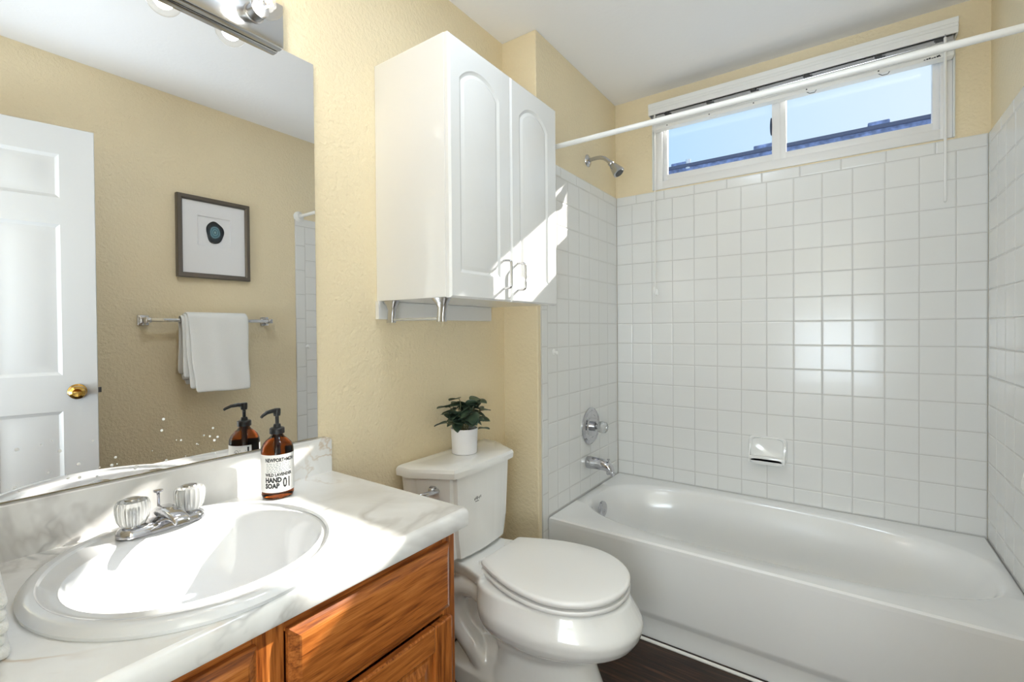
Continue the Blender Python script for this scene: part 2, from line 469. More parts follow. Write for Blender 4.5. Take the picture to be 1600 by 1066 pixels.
# end walls: u runs along y
YE = -.760
usy = sorted([-P * k - .02 for k in range(0, 7)] + [0, YE])
usy = [u for u in usy if u >= YE]
if usy[1] - usy[0] < .01: usy.pop(1)
uby = joints(YE - .047, 0, -.02)
vcol = joints(.012, ZTOP, .32, .158)
ext = [(a, b, ZT, ZTOP) for a, b in zip(uby, uby[1:])] + [(YE - .047, YE, a, b) for a, b in zip(vcol, vcol[1:]) if b < ZT] + [(YE - .047, YE, [c for c in vcol if c < ZT][-1], ZT)]
ext = [e for e in ext if not (e[0] < YE - .04 and e[2] == [c for c in vcol if c < ZT][-2] and False)]
tiles('wall_tile', wall_ch, lambda u, v, w: (w, u, v), usy, vs, ext)
backer('tile_grout', wall_ch, XC, -.0012, YE - .046, 0, H - .02, ZTOP - .002)
ext2 = [(a - (.02 if a < YE - .01 else 0), b, c, d) for a, b, c, d in ext]
tiles('wall_tile', wall_right, lambda u, v, w: (W - w, u, v), usy, vs, ext2)
backer('tile_grout', wall_right, W + .0012, XR, YE - .066, 0, H - .02, ZTOP - .002)
bm = B(); box(bm, XC, -.0012, YE - .046, YE, 0, H - .02); mk('tile_grout', bm, GROUT, wall_ch, kind='structure')
bm = B(); box(bm, W + .0012, XR, YE - .066, YE, 0, H - .02); mk('tile_grout', bm, GROUT, wall_right, kind='structure')
# ---------------------------------------------------------------- window
win = thing('window_1', '', '', (.8, .03, WZ0), kind='structure')
def ring_frame(bm, x0, x1, z0, z1, y0, y1, wl, wr_, wb_, wt_, bev=.003):
    box(bm, x0, x0 + wl, y0, y1, z0, z1, bev); box(bm, x1 - wr_, x1, y0, y1, z0, z1, bev)
    box(bm, x0 + wl - .002, x1 - wr_ + .002, y0 + .0005, y1, z0, z0 + wb_, bev); box(bm, x0 + wl - .002, x1 - wr_ + .002, y0 + .0005, y1, z1 - wt_, z1, bev)
bm = B(); ring_frame(bm, .213, 1.392, 1.925, 2.36, .002, .07, .044, .037, .042, .04); mk('window_frame', bm, VINYL, win, 40)
bm = B(); box(bm, WX0 - .001, .212, -.004, .06, WZ0, WZ1, .002); box(bm, 1.392, WX1 + .001, -.004, .06, WZ0, WZ1, .002); mk('window_jamb', bm, BASEM, win)
bm = B(); ring_frame(bm, .256, .806, 1.968, 2.32, .026, .05, .020, .04, .036, .03, .002); mk('sash', bm, VINYL, win, 40)
bm = B(); ring_frame(bm, .800, 1.356, 1.968, 2.32, .022, .055, .024, .022, .034, .03, .002); mk('sash', bm, VINYL, win, 40)
mk('window_pane', box(B(), .272, .79, .038, .041, 1.99, 2.30), PANE, win)
mk('window_pane', box(B(), .815, 1.338, .038, .041, 1.99, 2.30), PANE, win)
bm = B(); loft(bm, [[(.763 + .006 * cos(t) * q, .034 - d, 2.135 + .042 * sin(t) * q) for t in [2 * pi * i / 20 for i in range(20)]] for q, d in ((1, 0), (1, .004), (.7, .008))]); mk('latch', bm, mat('navy_latch', (40, 52, 78), .4), win, 40)
# ---------------------------------------------------------------- neighbouring roof outside
RY, RZ = 4.0, 0
roof = thing('roof', 'slate-blue neighbouring roof edge seen along the bottom of the window panes', 'roof', (.8, RY + 1.2, 4.0))
ZR = 3.355
bm = B(); loft(bm, [[(-4, RY, ZR - .42), (-4, RY + 2.6, ZR - .2), (-4, RY + 2.6, ZR - .6), (-4, RY, ZR - .6)], [(5, RY, ZR - .42), (5, RY + 2.6, ZR - .2), (5, RY + 2.6, ZR - .6), (5, RY, ZR - .6)]]); mk('roof_slope', bm, ROOFM, roof)
bm = B(); box(bm, -4, 5, RY - .03, RY + .05, ZR - .75, ZR, .01); mk('roof_edge', bm, ROOFM, roof)
bm = B(); box(bm, -4, 5, RY - .06, RY + .08, ZR - .03, ZR + .012, .006); mk('ridge_cap', bm, ROOFD, roof)
for xa, xb, hh in ((-.87, -.68, .05), (.13, .33, .06), (1.25, 1.44, .055)):
    bm = B(); box(bm, xa, xb, RY - .05, RY + .3, ZR + .004, ZR + hh, .01); mk('roof_vent', bm, ROOFM, roof)
for xx in (-.655, .35):
    mk('vent_pipe', lathe(B(), [(.03, -.05), (.03, .055), (.034, .06), (.034, .07)], (xx, RY - .02, ZR), 14), ROOFW, roof, 40)
# ---------------------------------------------------------------- blind
bl = thing('window_blind', 'raised white slatted blind mounted over the narrow window', 'blind', (.8, -.03, 2.20))
bm = B(); box(bm, .206, 1.399, -.068, -.060, 2.298, 2.358, .002); box(bm, .206, 1.399, -.071, -.066, 2.322, 2.327, .001); box(bm, .206, 1.399, -.0705, -.066, 2.335, 2.356, .001)
box(bm, .206, .212, -.061, -.001, 2.298, 2.358); box(bm, 1.393, 1.399, -.061, -.001, 2.298, 2.358); mk('valance', bm, BLINDM, bl)
bm = B(); box(bm, .222, 1.388, -.054, -.008, 2.279, 2.345, .002); mk('headrail', bm, DCHROME, bl, label='grey metal headrail')
bm = B()
for k in range(11): box(bm, .222, 1.388, -.052 + .0006 * (k % 2), -.010, 2.2412 + k * .0037, 2.2438 + k * .0037)
mk('slat_stack', bm, BLINDM, bl)
bm = B(); box(bm, .220, 1.390, -.056, -.010, 2.221, 2.240, .005, 3)
mk('bottom_rail', bm, BLINDM, bl, 40)
for cx in (.30, .505, .70, .91, 1.16, 1.345):
    bm = B(); box(bm, cx - .011, cx + .011, -.0575, -.053, 2.283, 2.306, .001); tube(bm, [(cx - .014, -.059, 2.292), (cx + .022, -.059, 2.286)], .0018, 6); mk('clip', bm, CLIPM, bl)
    bm = B(); lathe(bm, [(.0028, -.001), (.0028, .0012)], (cx, -.0565, 2.231), 10, 'y'); mk('rail_plug', bm, INK, bl)
for cx in (.30, .505, .91, 1.16):
    bm = B(); tube(bm, [(cx, -.05, 2.222), (cx + .012, -.054, 2.211), (cx + .03, -.054, 2.211), (cx + .036, -.05, 2.222)], .0014, 6); mk('cord_loop', bm, CLIPM if cx > .8 else BLINDM, bl)
bm = B()
for k in range(7): box(bm, 1.30 + k * .0075, 1.3055 + k * .0075 + .001 * (k % 2), -.0568, -.0558, 2.226, 2.229 + .0015 * (k % 3)); 
mk('printed_mark', bm, INK, bl)
bm = B(); tube(bm, [(1.361, -.066, 2.29), (1.362, -.068, 2.0), (1.362, -.066, 1.665)], .0048, 10); lathe(bm, [(.0028, -.004), (.0035, 0)], (1.362, -.066, 1.664), 8); w_ = mk('wand', bm, BLINDM, bl, 50)
mk('wand_hook', tube(B(), [(1.361, -.062, 2.305), (1.361, -.068, 2.30), (1.361, -.067, 2.288)], .0022, 6), CHROME, w_)
bm = B(); tube(bm, [(.236, -.06, 2.3), (.234, -.058, 2.0), (.233, -.055, 1.40)], .0016, 6); tube(bm, [(.240, -.06, 2.3), (.239, -.058, 2.0), (.236, -.055, 1.40)], .0016, 6); cd = mk('pull_cord', bm, BLINDM, bl)
bm = B(); lathe(bm, [(.003, .032), (.006, .026), (.009, 0), (.007, -.003)], (.232, -.055, 1.372), 12); lathe(bm, [(.003, .03), (.006, .024), (.009, 0), (.006, -.003)], (.243, -.055, 1.362), 12); mk('tassel', bm, BLINDM, cd, 40)
# ---------------------------------------------------------------- shower rod
rod = thing('shower_rod', 'white shower curtain rod spanning the alcove above the tub', 'shower rod', (.74, -.795, 1.935))
mk('rod', tube(B(), [(XC + .002, -.795, 1.944), (XR - .002, -.800, 1.929)], .0102, 16), BLINDM, rod, 40)
mk('rod_flange', lathe(B(), [(.034, .0005), (.034, .006), (.024, .012), (.017, .02)], (0, -.795, 1.944), 24, 'x'), BLINDM, rod, 40)
mk('rod_flange', lathe(B(), [(.034, -.0005), (.034, -.008), (.024, -.014), (.017, -.022)], (XR, -.800, 1.929), 24, 'x'), BLINDM, rod, 40)
# ---------------------------------------------------------------- bathtub
tub = thing('bathtub', 'white enamelled alcove bathtub with flat apron front', 'bathtub', (.746, -.383, 0))
bm = B()
x0, x1, y0, y1 = .0015, W - .0015, TUBY, -.0015
NB = 96
def basin(z, l, r, f, b, e=3.0):
    cx, cy = .72, (f + b) / 2
    return sell(cx, cy, r - cx, (b - f) / 2, e, z, NB, cx - l)
def rectring(z, i=0, rnd=.012):
    out = []
    for k in range(NB):
        t = 2 * pi * k / NB; c, s_ = cos(t), sin(t)
        cx, cy = .72, (y0 + y1) / 2
        ax = (x1 - i - cx) if c >= 0 else (cx - x0 - i); ay = (y1 - y0) / 2 - i
        q = max(abs(c), abs(s_))
        out.append((cx + ax * c / q, cy + ay * s_ / q, z))
    return out
loft(bm, [rectring(H - .02), rectring(H - .006, .001), rectring(H, .008),
          basin(H + .0005, .040, 1.462, -.690, -.068, 3.0), basin(H - .004, .052, 1.454, -.683, -.075, 2.9), basin(H - .02, .060, 1.440, -.674, -.084, 2.8),
          basin(H - .10, .085, 1.39, -.655, -.105, 2.8), basin(H - .20, .115, 1.31, -.635, -.125, 2.8), basin(H - .27, .145, 1.235, -.61, -.15, 2.8),
          basin(H - .298, .19, 1.17, -.57, -.19, 2.7), basin(H - .305, .30, 1.0, -.5, -.26, 2.4)], cap0=False)
prof = [(TUBY, H - .019), (TUBY + .001, .30), (TUBY + .002, .112), (TUBY + .004, .100), (TUBY + .020, .080), (TUBY + .022, .072), (TUBY + .022, .0), (TUBY + .06, .0)]
prof = [(TUBY, H - .02)] + prof[1:]
loft(bm, [[(x0, y, z) for y, z in prof], [(x1, y, z) for y, z in prof]], False, False, closed=False)
tb = mk('tub_shell', bm, TUBM, tub, 40)
mk('overflow_plate', lathe(B(), [(.038, -.004), (.038, .006), (.032, .012), (.026, .013), (.0, .0135)], (.098, -.43, .322), 28, 'x', cap1=False), CHROME, tub, 40)
mk('overflow_screw', lathe(B(), [(.005, .0), (.005, .016), (.003, .0175)], (.098, -.43, .316), 10, 'x'), DCHROME, tub, 40)
mk('drain', lathe(B(), [(.032, .0), (.03, .004), (.012, .005)], (.33, -.38, H - .305), 20), CHROME, tub, 40)
# ---------------------------------------------------------------- shower fittings
sh = thing('wall_shower', 'chrome shower head on a bent arm above the white tile', 'shower head', (XC, -.345, 2.03))
mk('escutcheon', lathe(B(), [(.031, .0), (.030, .004), (.022, .010), (.011, .013)], (XC, -.345, 2.03), 24, 'x'), CHROME, sh, 40)
arm = bez((XC + .004, -.345, 2.03), (.06, -.345, 2.04), (.085, -.345, 2.03), (.112, -.345, 1.995), 12)
mk('shower_arm', tube(B(), arm, .0095, 14), DCHROME, sh, 50)
bm = B()
d = Vector((.62, 0, -.78)).normalized(); c0 = Vector((.110, -.345, 1.998))
sd = Vector((0, 1, 0)); up = d.cross(sd)
loft(bm, [[c0 + d * h + (sd * cos(2 * pi * k / 24) + up * sin(2 * pi * k / 24)) * r for k in range(24)] for r, h in ((.011, 0), (.014, .004), (.014, .014), (.011, .018), (.018, .026), (.026, .060), (.029, .068), (.029, .076), (.025, .078))])
mk('spray_head', bm, DCHROME, sh, 40)
bm = B(); loft(bm, [[c0 + d * h + (sd * cos(2 * pi * k / 20) + up * sin(2 * pi * k / 20)) * r for k in range(20)] for r, h in ((.022, .077), (.021, .081))]); mk('spray_face', bm, CLIPM, sh)
va = thing('shower_valve', 'round chrome tub valve with clear knob on the tiled end wall', 'faucet valve', (0, -.352, .698))
mk('valve_plate', lathe(B(), [(.092, .0005), (.092, .006), (.082, .014), (.076, .010), (.058, .011), (.052, .016), (.045, .016)], (0, -.352, .698), 40, 'x'), CHROME, va, 35)
mk('valve_neck', lathe(B(), [(.024, .012), (.024, .034), (.014, .036), (.014, .048)], (0, -.352, .698), 24, 'x'), DCHROME, va, 40)
mk('valve_knob', lathe(B(), [(.012, .046), (.026, .052), (.028, .066), (.026, .082), (.018, .09)], (0, -.352, .698), 32, 'x', ribs=lambda i: .06 * (i % 4 < 2)), ACRYL, va, 30)
mk('knob_cap', lathe(B(), [(.011, .0905), (.010, .093)], (0, -.352, .698), 16, 'x'), DCHROME, va, 40)
sp = thing('tub_spout', 'chrome tub spout with diverter pin under the round valve', 'tub spout', (0, -.384, .523))
bm = B()
rings = []
for x, zc, rz, ry in ((.0005, .523, .030, .028), (.012, .523, .031, .029), (.05, .524, .029, .028), (.09, .522, .026, .026), (.115, .514, .024, .024), (.132, .502, .021, .021), (.138, .488, .015, .018)):
    rings.append([(x, -.384 + ry * cos(t), zc + rz * sin(t)) for t in [2 * pi * k / 24 for k in range(24)]])
loft(bm, rings); box(bm, .105, .140, -.402, -.366, .480, .502, .006)
mk('spout_body', bm, CHROME, sp, 40)
mk('diverter_pin', lathe(B(), [(.003, 0), (.003, .014), (.007, .015), (.007, .020)], (.112, -.384, .534), 12), CHROME, sp, 40)
def wall_hook(name, label, x, s_, y, z):
    h = thing(name, label, 'hook', (x, y, z))
    mk('hook_base', lathe(B(), [(.013, .0003 * s_), (.013, .003 * s_), (.010, .005 * s_)], (x, y, z), 18, 'x'), BLINDM, h, 40)
    mk('hook_peg', lathe(B(), [(.005, .004 * s_), (.005, .012 * s_), (.008, .014 * s_), (.008, .018 * s_), (.004, .02 * s_)], (x, y, z - .003), 14, 'x'), BLINDM, h, 40)
wall_hook('wall_hook', 'small white stick-on hook on the tile above the chrome valve', 0, 1, -.712, 1.085)
wall_hook('wall_hook', 'small white stick-on hook on the right tile edge, seen in the mirror', W, -1, -.752, 1.085)
# soap dish
sd_ = thing('soap_dish', 'white ceramic soap dish set into the tiled back wall above the tub', 'soap dish', (.748, -.001, .61))
bm = B()
X_0, X_1, Z0, Z1 = .668, .830, .552, .672
def sq(cx, cz, hx, hz, y, e=7, n=40): return [(cx + hx * math.copysign(abs(cos(t)) ** (2 / e), cos(t)), y, cz + hz * math.copysign(abs(sin(t)) ** (2 / e), sin(t))) for t in [2 * pi * k / n for k in range(n)]]
cx, cz = (X_0 + X_1) / 2, (Z0 + Z1) / 2
loft(bm, [sq(cx, cz, .081, .060, -.0003), sq(cx, cz, .080, .059, -.012), sq(cx, cz, .076, .055, -.018), sq(cx, cz + .004, .068, .047, -.016), sq(cx, cz + .008, .062, .040, -.006)], True, True)
rings = []
for y, zl, hx, th in ((-.010, .560, .074, .018), (-.035, .558, .074, .014), (-.052, .561, .070, .014), (-.058, .566, .064, .008)):
    rings.append([(cx + hx * math.copysign(abs(cos(t)) ** .35, cos(t)), y, zl + th * sin(t)) for t in [2 * pi * k / 32 for k in range(32)]])
loft(bm, rings)
box(bm, cx - .072, cx + .072, -.058, -.050, .560, .584, .004)
loft(bm, [[(cx - .076, -.012, .552), (cx - .070, -.012, .552), (cx - .070, -.012, .64), (cx - .076, -.012, .64)], [(cx - .074, -.057, .556), (cx - .068, -.057, .556), (cx - .068, -.050, .585), (cx - .074, -.050, .585)]])
loft(bm, [[(cx + .070, -.012, .552), (cx + .076, -.012, .552), (cx + .076, -.012, .64), (cx + .070, -.012, .64)], [(cx + .068, -.057, .556), (cx + .074, -.057, .556), (cx + .074, -.050, .585), (cx + .068, -.050, .585)]])
mk('dish', bm, PORC, sd_, 45)
# ---------------------------------------------------------------- mirror
XMF = -.177
mr = mk('wall_mirror', box(B(), XL, XMF, -2.60, -1.7385, .8835, 1.936), [MIRR, MEDGE]); origin_to(mr, (XL, -2.17, .8835))
for p in mr.data.polygons: p.material_index = 0 if p.normal.x > .9 else 1
tag(mr, 'large frameless wall mirror above the marble backsplash', 'mirror')
bm = B(); rs = random.Random(5)
for k in range(46):
    y = rs.uniform(-2.42, -2.0); z = .895 + abs(rs.gauss(0, .055)); r = rs.uniform(.0010, .0034)
    if z > 1.06: continue
    lathe(bm, [(r, .0), (r * .6, .0006)], (XMF + .0001, y, z), 8, 'x')
so = mk('splash_spots', bm, SPOT, mr, kind='stuff')
# ---------------------------------------------------------------- vanity light
vl = thing('vanity_light', 'chrome light bar with clear globe bulbs above the mirror', 'light fixture', (XL, -2.14, 1.98))
bm = B(); box(bm, XMF + .001, -.150, -2.445, -1.838, 1.922, 2.035, .004); mk('backplate', bm, mat('satin_chrome_plate', (205, 206, 208), .16, 1), vl, 30)
bm = B(); box(bm, XL, XMF + .002, -2.43, -1.85, 1.945, 2.03); mk('mount', bm, DCHROME, vl)
BX, BZ = -.085, 1.974
for k in range(4):
    y = -1.915 - .150 * k
    so = mk('socket', lathe(B(), [(.024, -.1505), (.024, -.148), (.021, -.146), (.021, -.118), (.022, -.116), (.019, -.115)], (0, y, BZ), 24, 'x'), DCHROME, vl, 40)
    R_ = .037
    prof = [(.013, -.118)] + [(R_ * sin(a), BX - R_ * cos(a)) for a in [radians(q) for q in range(24, 176, 8)]] + [(.0008, BX + R_)]
    bu = mk('bulb', lathe(B(), prof, (0, y, BZ), 28, 'x', cap0=False), BULBG, so, 60)
    bm = B(); tube(bm, [(-.118, y - .004, BZ), (-.098, y - .007, BZ), (-.086, y - .014, BZ + .002), (-.080, y - .006, BZ + .005), (-.084, y, BZ), (-.080, y + .006, BZ + .005), (-.086, y + .014, BZ + .002), (-.098, y + .007, BZ), (-.118, y + .004, BZ)], .0022, 6)
    mk('filament', bm, FIL, so)
    ld = bpy.data.lights.new('bulb_light', 'POINT'); ld.energy = BULB_W; ld.color = (.97, .98, 1.0); ld.shadow_soft_size = .022
    lo = bpy.data.objects.new('bulb_light', ld); COL.objects.link(lo); lo.parent = vl; lo.location = Vector((BX, y, BZ)) - vl.location
# ---------------------------------------------------------------- vanity cabinet
CF = .320; CY0, CY1 = -2.615, -1.716; CT = .738
vc = thing('vanity_cabinet', 'golden oak bathroom vanity cabinet under the marble countertop', 'cabinet', (.07, -2.16, 0))
bm = B(); box(bm, XL + .002, CF - .018, CY1 - .016, CY1, .0, CT); box(bm, XL + .002, CF - .018, CY0, CY0 + .016, .0, CT); box(bm, XL + .002, CF - .018, CY0, CY1, .095, .11); box(bm, XL + .002, XL + .01, CY0, CY1, .0, CT)
box(bm, CF - .075, CF - .06, CY0, CY1, 0, .1)
mk('carcass', bm, OAKV, vc)
for a, b in ((CY1 - .038, CY1), (-2.165, -2.115), (CY0, CY0 + .05)): mk('frame_stile', box(B(), CF - .018, CF, a, b, .095, CT, .0015), OAKV, vc)
for a, b in ((.706, CT), (.555, .582), (.095, .135)): mk('frame_rail', box(B(), CF - .018, CF - .0008, CY0, CY1, a, b, .001), OAKH, vc)
fm = lambda u, v, w: (CF + .018 + w, u, v)
def drawer(y0, y1, z0, z1):
    bm = B(); u = [(y0, z0), (y1, z0), (y1, z1), (y0, z1)]
    loft(bm, [[(CF + .0003, *p) for p in u], [(CF + .008, *p) for p in u], [(CF + .010, *p) for p in inset(u, .002)], [(CF + .0125, *p) for p in inset(u, .005)], [(CF + .018, *p) for p in inset(u, .014)], [(CF + .019, *p) for p in inset(u, .017)]])
    return bm
mk('drawer', drawer(-2.113, -1.742, .569, .713), OAKH, vc)
mk('drawer', drawer(-2.600, -2.162, .569, .713), OAKH, vc)
def cdoor(y0, y1):
    bm = B(); z0, z1, st = .12, .553, .054
    for a, b in ((y0, y0 + st), (y1 - st, y1)): box(bm, CF + .0003, CF + .018, a, b, z0, z1, .004, 2, 0)
    for a, b in ((z0, z0 + st), (z1 - st, z1)): box(bm, CF + .0003, CF + .0179, y0 + st - .001, y1 - st + .001, a, b, .004, 2, 1)
    box(bm, CF + .0003, CF + .010, y0 + st - .003, y1 - st + .003, z0 + st - .003, z1 - st + .003, 0, 1, 0)
    loft(bm, [[(CF + .010, *p) for p in q] for q in ([(y0 + st + .012, z0 + st + .012), (y1 - st - .012, z0 + st + .012), (y1 - st - .012, z1 - st - .012), (y0 + st + .012, z1 - st - .012)],)] + [[(CF + .0155, *p) for p in [(y0 + st + .03, z0 + st + .03), (y1 - st - .03, z0 + st + .03), (y1 - st - .03, z1 - st - .03), (y0 + st + .03, z1 - st - .03)]]])
    return bm
mk('cabinet_door', cdoor(-2.113, -1.742), [OAKV, OAKH], vc)
mk('cabinet_door', cdoor(-2.600, -2.162), [OAKV, OAKH], vc)
# ---------------------------------------------------------------- countertop and backsplash
ZK = .78; KF = .352; KY0, KY1 = -2.618, -1.702
ct = thing('countertop', 'white grey-veined marble-look countertop with backsplash', 'countertop', (.08, -2.15, ZK - .042))
SX, SY, SA, SB = .0965, -2.145, .251, .232
bm = B()
NS = 64
hole = [(SX + (SA - .03) * cos(2 * pi * k / NS), SY + (SB - .03) * sin(2 * pi * k / NS)) for k in range(NS)]
rxy = []
for k in range(NS):
    t = 2 * pi * k / NS; c, s_ = cos(t), sin(t)
    ax = (KF - .014 - SX) if c >= 0 else (SX - XL - .001); ay = (KY1 - SY) if s_ >= 0 else (SY - KY0); q = max(abs(c), abs(s_)); rxy.append((SX + ax * c / q, SY + ay * s_ / q))
# snap nearest samples to true corners
for cxy in ((KF - .014, KY1), (KF - .014, KY0), (XL + .001, KY1), (XL + .001, KY0)):
    i = min(range(NS), key=lambda k: (rxy[k][0] - cxy[0]) ** 2 + (rxy[k][1] - cxy[1]) ** 2); rxy[i] = cxy
loft(bm, [[(x, y, ZK) for x, y in rxy], [(x, y, ZK) for x, y in hole], [(x, y, ZK - .02) for x, y in hole], [(x, y, ZK - .02) for x, y in rxy], [(x, y, ZK) for x, y in rxy]], False, False)
# rolled front edge (swept section) with end faces
sec = [(KF - .014, ZK), (KF - .008, ZK - .0012), (KF - .003, ZK - .005), (KF, ZK - .012), (KF, ZK - .034), (KF - .003, ZK - .040), (KF - .008, ZK - .042), (KF - .024, ZK - .042), (KF - .024, ZK - .02)]
loft(bm, [[(x, KY0, z) for x, z in sec], [(x, KY1, z) for x, z in sec]], True, True)
box(bm, XL + .001, KF - .02, KY1 - .016, KY1, ZK - .042, ZK - .0003)
mk('slab', bm, MARBLE, ct, 30)
bm = B()
prof = [(KY0, ZK - .001), (KY1, ZK - .001), (KY1, ZK + .088), (KY1 - .004, ZK + .096), (KY1 - .014, ZK + .1), (KY0, ZK + .1)]
loft(bm, [[(XL + .0005, y, z) for y, z in prof], [(-.165, y, z) for y, z in prof], [(-.163, y + (-.002 if y == KY1 else 0), z - (.002 if z > ZK + .09 else 0)) for y, z in prof]])
mk('backsplash', bm, MARBLE, ct, 30)
# ---------------------------------------------------------------- sink
sk = thing('sink', 'oval white drop-in sink in the marble-look countertop', 'sink', (SX, SY, ZK))
bm = B()
def el(a, b, z, cx=SX, cy=SY): return [(cx + a * cos(2 * pi * k / 96), cy + b * sin(2 * pi * k / 96), z) for k in range(96)]
BXc, BYc, BA, BBb = .108, -2.138, .170, .194
loft(bm, [el(SA - .006, SB - .006, ZK - .004), el(SA, SB, ZK + .0004), el(SA + .001, SB + .001, ZK + .006), el(SA - .004, SB - .004, ZK + .0130), el(SA - .013, SB - .012, ZK + .0165), el(SA - .024, SB - .020, ZK + .0155), el(SA - .028, SB - .0235, ZK + .0115),
          el(BA + .024, BBb + .0085, ZK + .0090, BXc - .002, BYc), el(BA + .014, BBb + .005, ZK + .0100, BXc, BYc), el(BA + .008, BBb + .002, ZK + .0095, BXc, BYc), el(BA + .003, BBb - .001, ZK + .005, BXc, BYc), el(BA, BBb - .004, ZK - .004, BXc, BYc), el(BA - .010, BBb - .012, ZK - .03, BXc, BYc), el(BA - .026, BBb - .026, ZK - .075, BXc, BYc), el(BA - .055, BBb - .055, ZK - .115, BXc, BYc), el(BA - .1, BBb - .1, ZK - .138, BXc, BYc), el(.024, .024, ZK - .146, BXc, BYc)], False, True)
mk('basin', bm, SINKM, sk, 40)
mk('drain', lathe(B(), [(.022, -.146), (.021, -.143), (.012, -.142), (.012, -.139), (.002, -.138)], (BXc, BYc, ZK), 24), CHROME, sk, 40)
# ---------------------------------------------------------------- faucet
FX, FY, FZ = -.083, -2.144, ZK + .0115
fa = thing('faucet', 'chrome two-handle centerset faucet on the back of the oval sink', 'faucet', (FX, FY, FZ))
def cap(hx, hy, z, n=40, cx=FX, cy=FY):
    out = []
    for k in range(n):
        t = 2 * pi * k / n; c, s_ = cos(t), sin(t)
        out.append((cx + hx * c, cy + (hy - hx) * (1 if s_ > 0 else -1 if s_ < 0 else 0) * min(1, abs(s_) * 3) + hx * s_, z))
    return out
bm = B(); loft(bm, [cap(.028, .076, FZ), cap(.028, .076, FZ + .006), cap(.025, .073, FZ + .012), cap(.020, .067, FZ + .016), cap(.014, .056, FZ + .018)])
mk('faucet_base', bm, CHROME, fa, 45)
bm = B(); rings = []
for x, zt_, zb, hw in ((-.022, .016, .002, .017), (-.016, .034, .002, .019), (.004, .044, .004, .019), (.030, .047, .016, .017), (.060, .046, .026, .0155), (.085, .042, .028, .0145), (.097, .036, .026, .0135), (.100, .030, .026, .012)):
    ring = []
    for k in range(20):
        t = 2 * pi * k / 20; ring.append((FX + x, FY + hw * math.copysign(abs(cos(t)) ** .6, cos(t)), FZ + (zt_ + zb) / 2 + (zt_ - zb) / 2 * math.copysign(abs(sin(t)) ** .6, sin(t))))
    rings.append(ring)
loft(bm, rings); mk('spout', bm, CHROME, fa, 40)
for sg in (-1, 1):
    c_ = (FX, FY + sg * .049, FZ)
    hd = mk('handle', lathe(B(), [(.015, .018), (.020, .021), (.0245, .030), (.027, .046), (.027, .058), (.024, .066), (.017, .068)], c_, 60, ribs=lambda i: .04 * (i % 3 == 0)), ACRYL, fa, 30, label='clear fluted acrylic handle')
    mk('handle_stem', lathe(B(), [(.017, .012), (.015, .019), (.008, .02), (.008, .05)], c_, 20), CHROME, hd, 40)
    mk('handle_cap', lathe(B(), [(.014, .0682), (.013, .0705), (.006, .0715)], c_, 20), DCHROME, hd, 40)
mk('lift_rod', lathe(B(), [(.003, .012), (.0028, .058), (.004, .062), (.0085, .066), (.0085, .069), (.004, .07)], (FX - .021, FY, FZ), 14), CHROME, fa, 40)
# ---------------------------------------------------------------- soap bottle
SBX, SBY = -.094, -1.900
sb = thing('soap_dispenser', 'amber pump bottle of hand soap with white label beside the mirror', 'soap bottle', (SBX, SBY, ZK))
sc_ = (SBX, SBY, ZK)
mk('bottle', lathe(B(), [(.030, .0008), (.0345, .003), (.0365, .009), (.0365, .112), (.0355, .121), (.031, .131), (.024, .139), (.017, .145), (.0135, .150), (.0135, .160)], sc_, 40), AMBER, sb, 40)
mk('dip_tube', lathe(B(), [(.0055, .012), (.0055, .158)], sc_, 12), AMBERT, sb, 40)
LR = .0369
def onlabel(u, v, w=0): # u arc length about the facing direction, v height
    a = LANG + u / LR; return (SBX + (LR + w) * cos(a), SBY + (LR + w) * sin(a), ZK + v)
LANG = atan2(-2.5115 - SBY, 1.0483 - SBX) + .12
bm = B(); n = 44; span = .205
loft(bm, [[onlabel(-span / 2 + span * k / n, v) for k in range(n + 1)] for v in (.018, .108)], False, False, closed=False)
lb = mk('label', bm, PAPER, sb, 60)
def text(body, u, v, size, m_, parent, align='LEFT', sx=1.0, name='lettering', bold=0):
    cu = bpy.data.curves.new('t', 'FONT'); cu.body = body; cu.size = size; cu.align_x = align; cu.resolution_u = 2; cu.offset = bold
    to = bpy.data.objects.new('t', cu); COL.objects.link(to)
    bpy.context.view_layer.update()
    me = bpy.data.meshes.new_from_object(to.evaluated_get(bpy.context.evaluated_depsgraph_get()))
    bpy.data.objects.remove(to); bpy.data.curves.remove(cu)
    bm = B(); bm.from_mesh(me); bpy.data.meshes.remove(me)
    for vtx in bm.verts: vtx.co = Vector(onlabel(u + vtx.co.x * sx, v + vtx.co.y, .0003))
    return mk(name, bm, m_, parent)
text('NEWPORT+MON\u00b7', -.033, .0915, .0125, INK, lb, sx=.70, bold=.0005)
bm = B(); rs = random.Random(8)
for k in range(6):
    u = -.030
    while u < .022:
        l_ = rs.uniform(.003, .008); q = [onlabel(u, .0865 - k * .0040, .0003), onlabel(u + l_, .0865 - k * .0040, .0003), onlabel(u + l_, .0880 - k * .0040, .0003), onlabel(u, .0880 - k * .0040, .0003)]
        bm.faces.new([bm.verts.new(p) for p in q]); u += l_ + .0018
mk('small_print', bm, INKG, lb)
text('WILD LAVENDER', -.033, .0575, .0100, INK, lb, sx=.80, bold=.0005)
text('HAND', -.033, .0430, .0158, INK, lb, bold=.0009, sx=.80)
text('SOAP', -.033, .0290, .0158, INK, lb, bold=.0009, sx=.82)
text('01', .0065, .0290, .0330, INK, lb, sx=.62, bold=.0009)
bm = B(); bm.faces.new([bm.verts.new(onlabel(*p, .0003)) for p in ((.0045, .026), (.0052, .026), (.0052, .050), (.0045, .050))]); mk('divider', bm, INKG, lb)
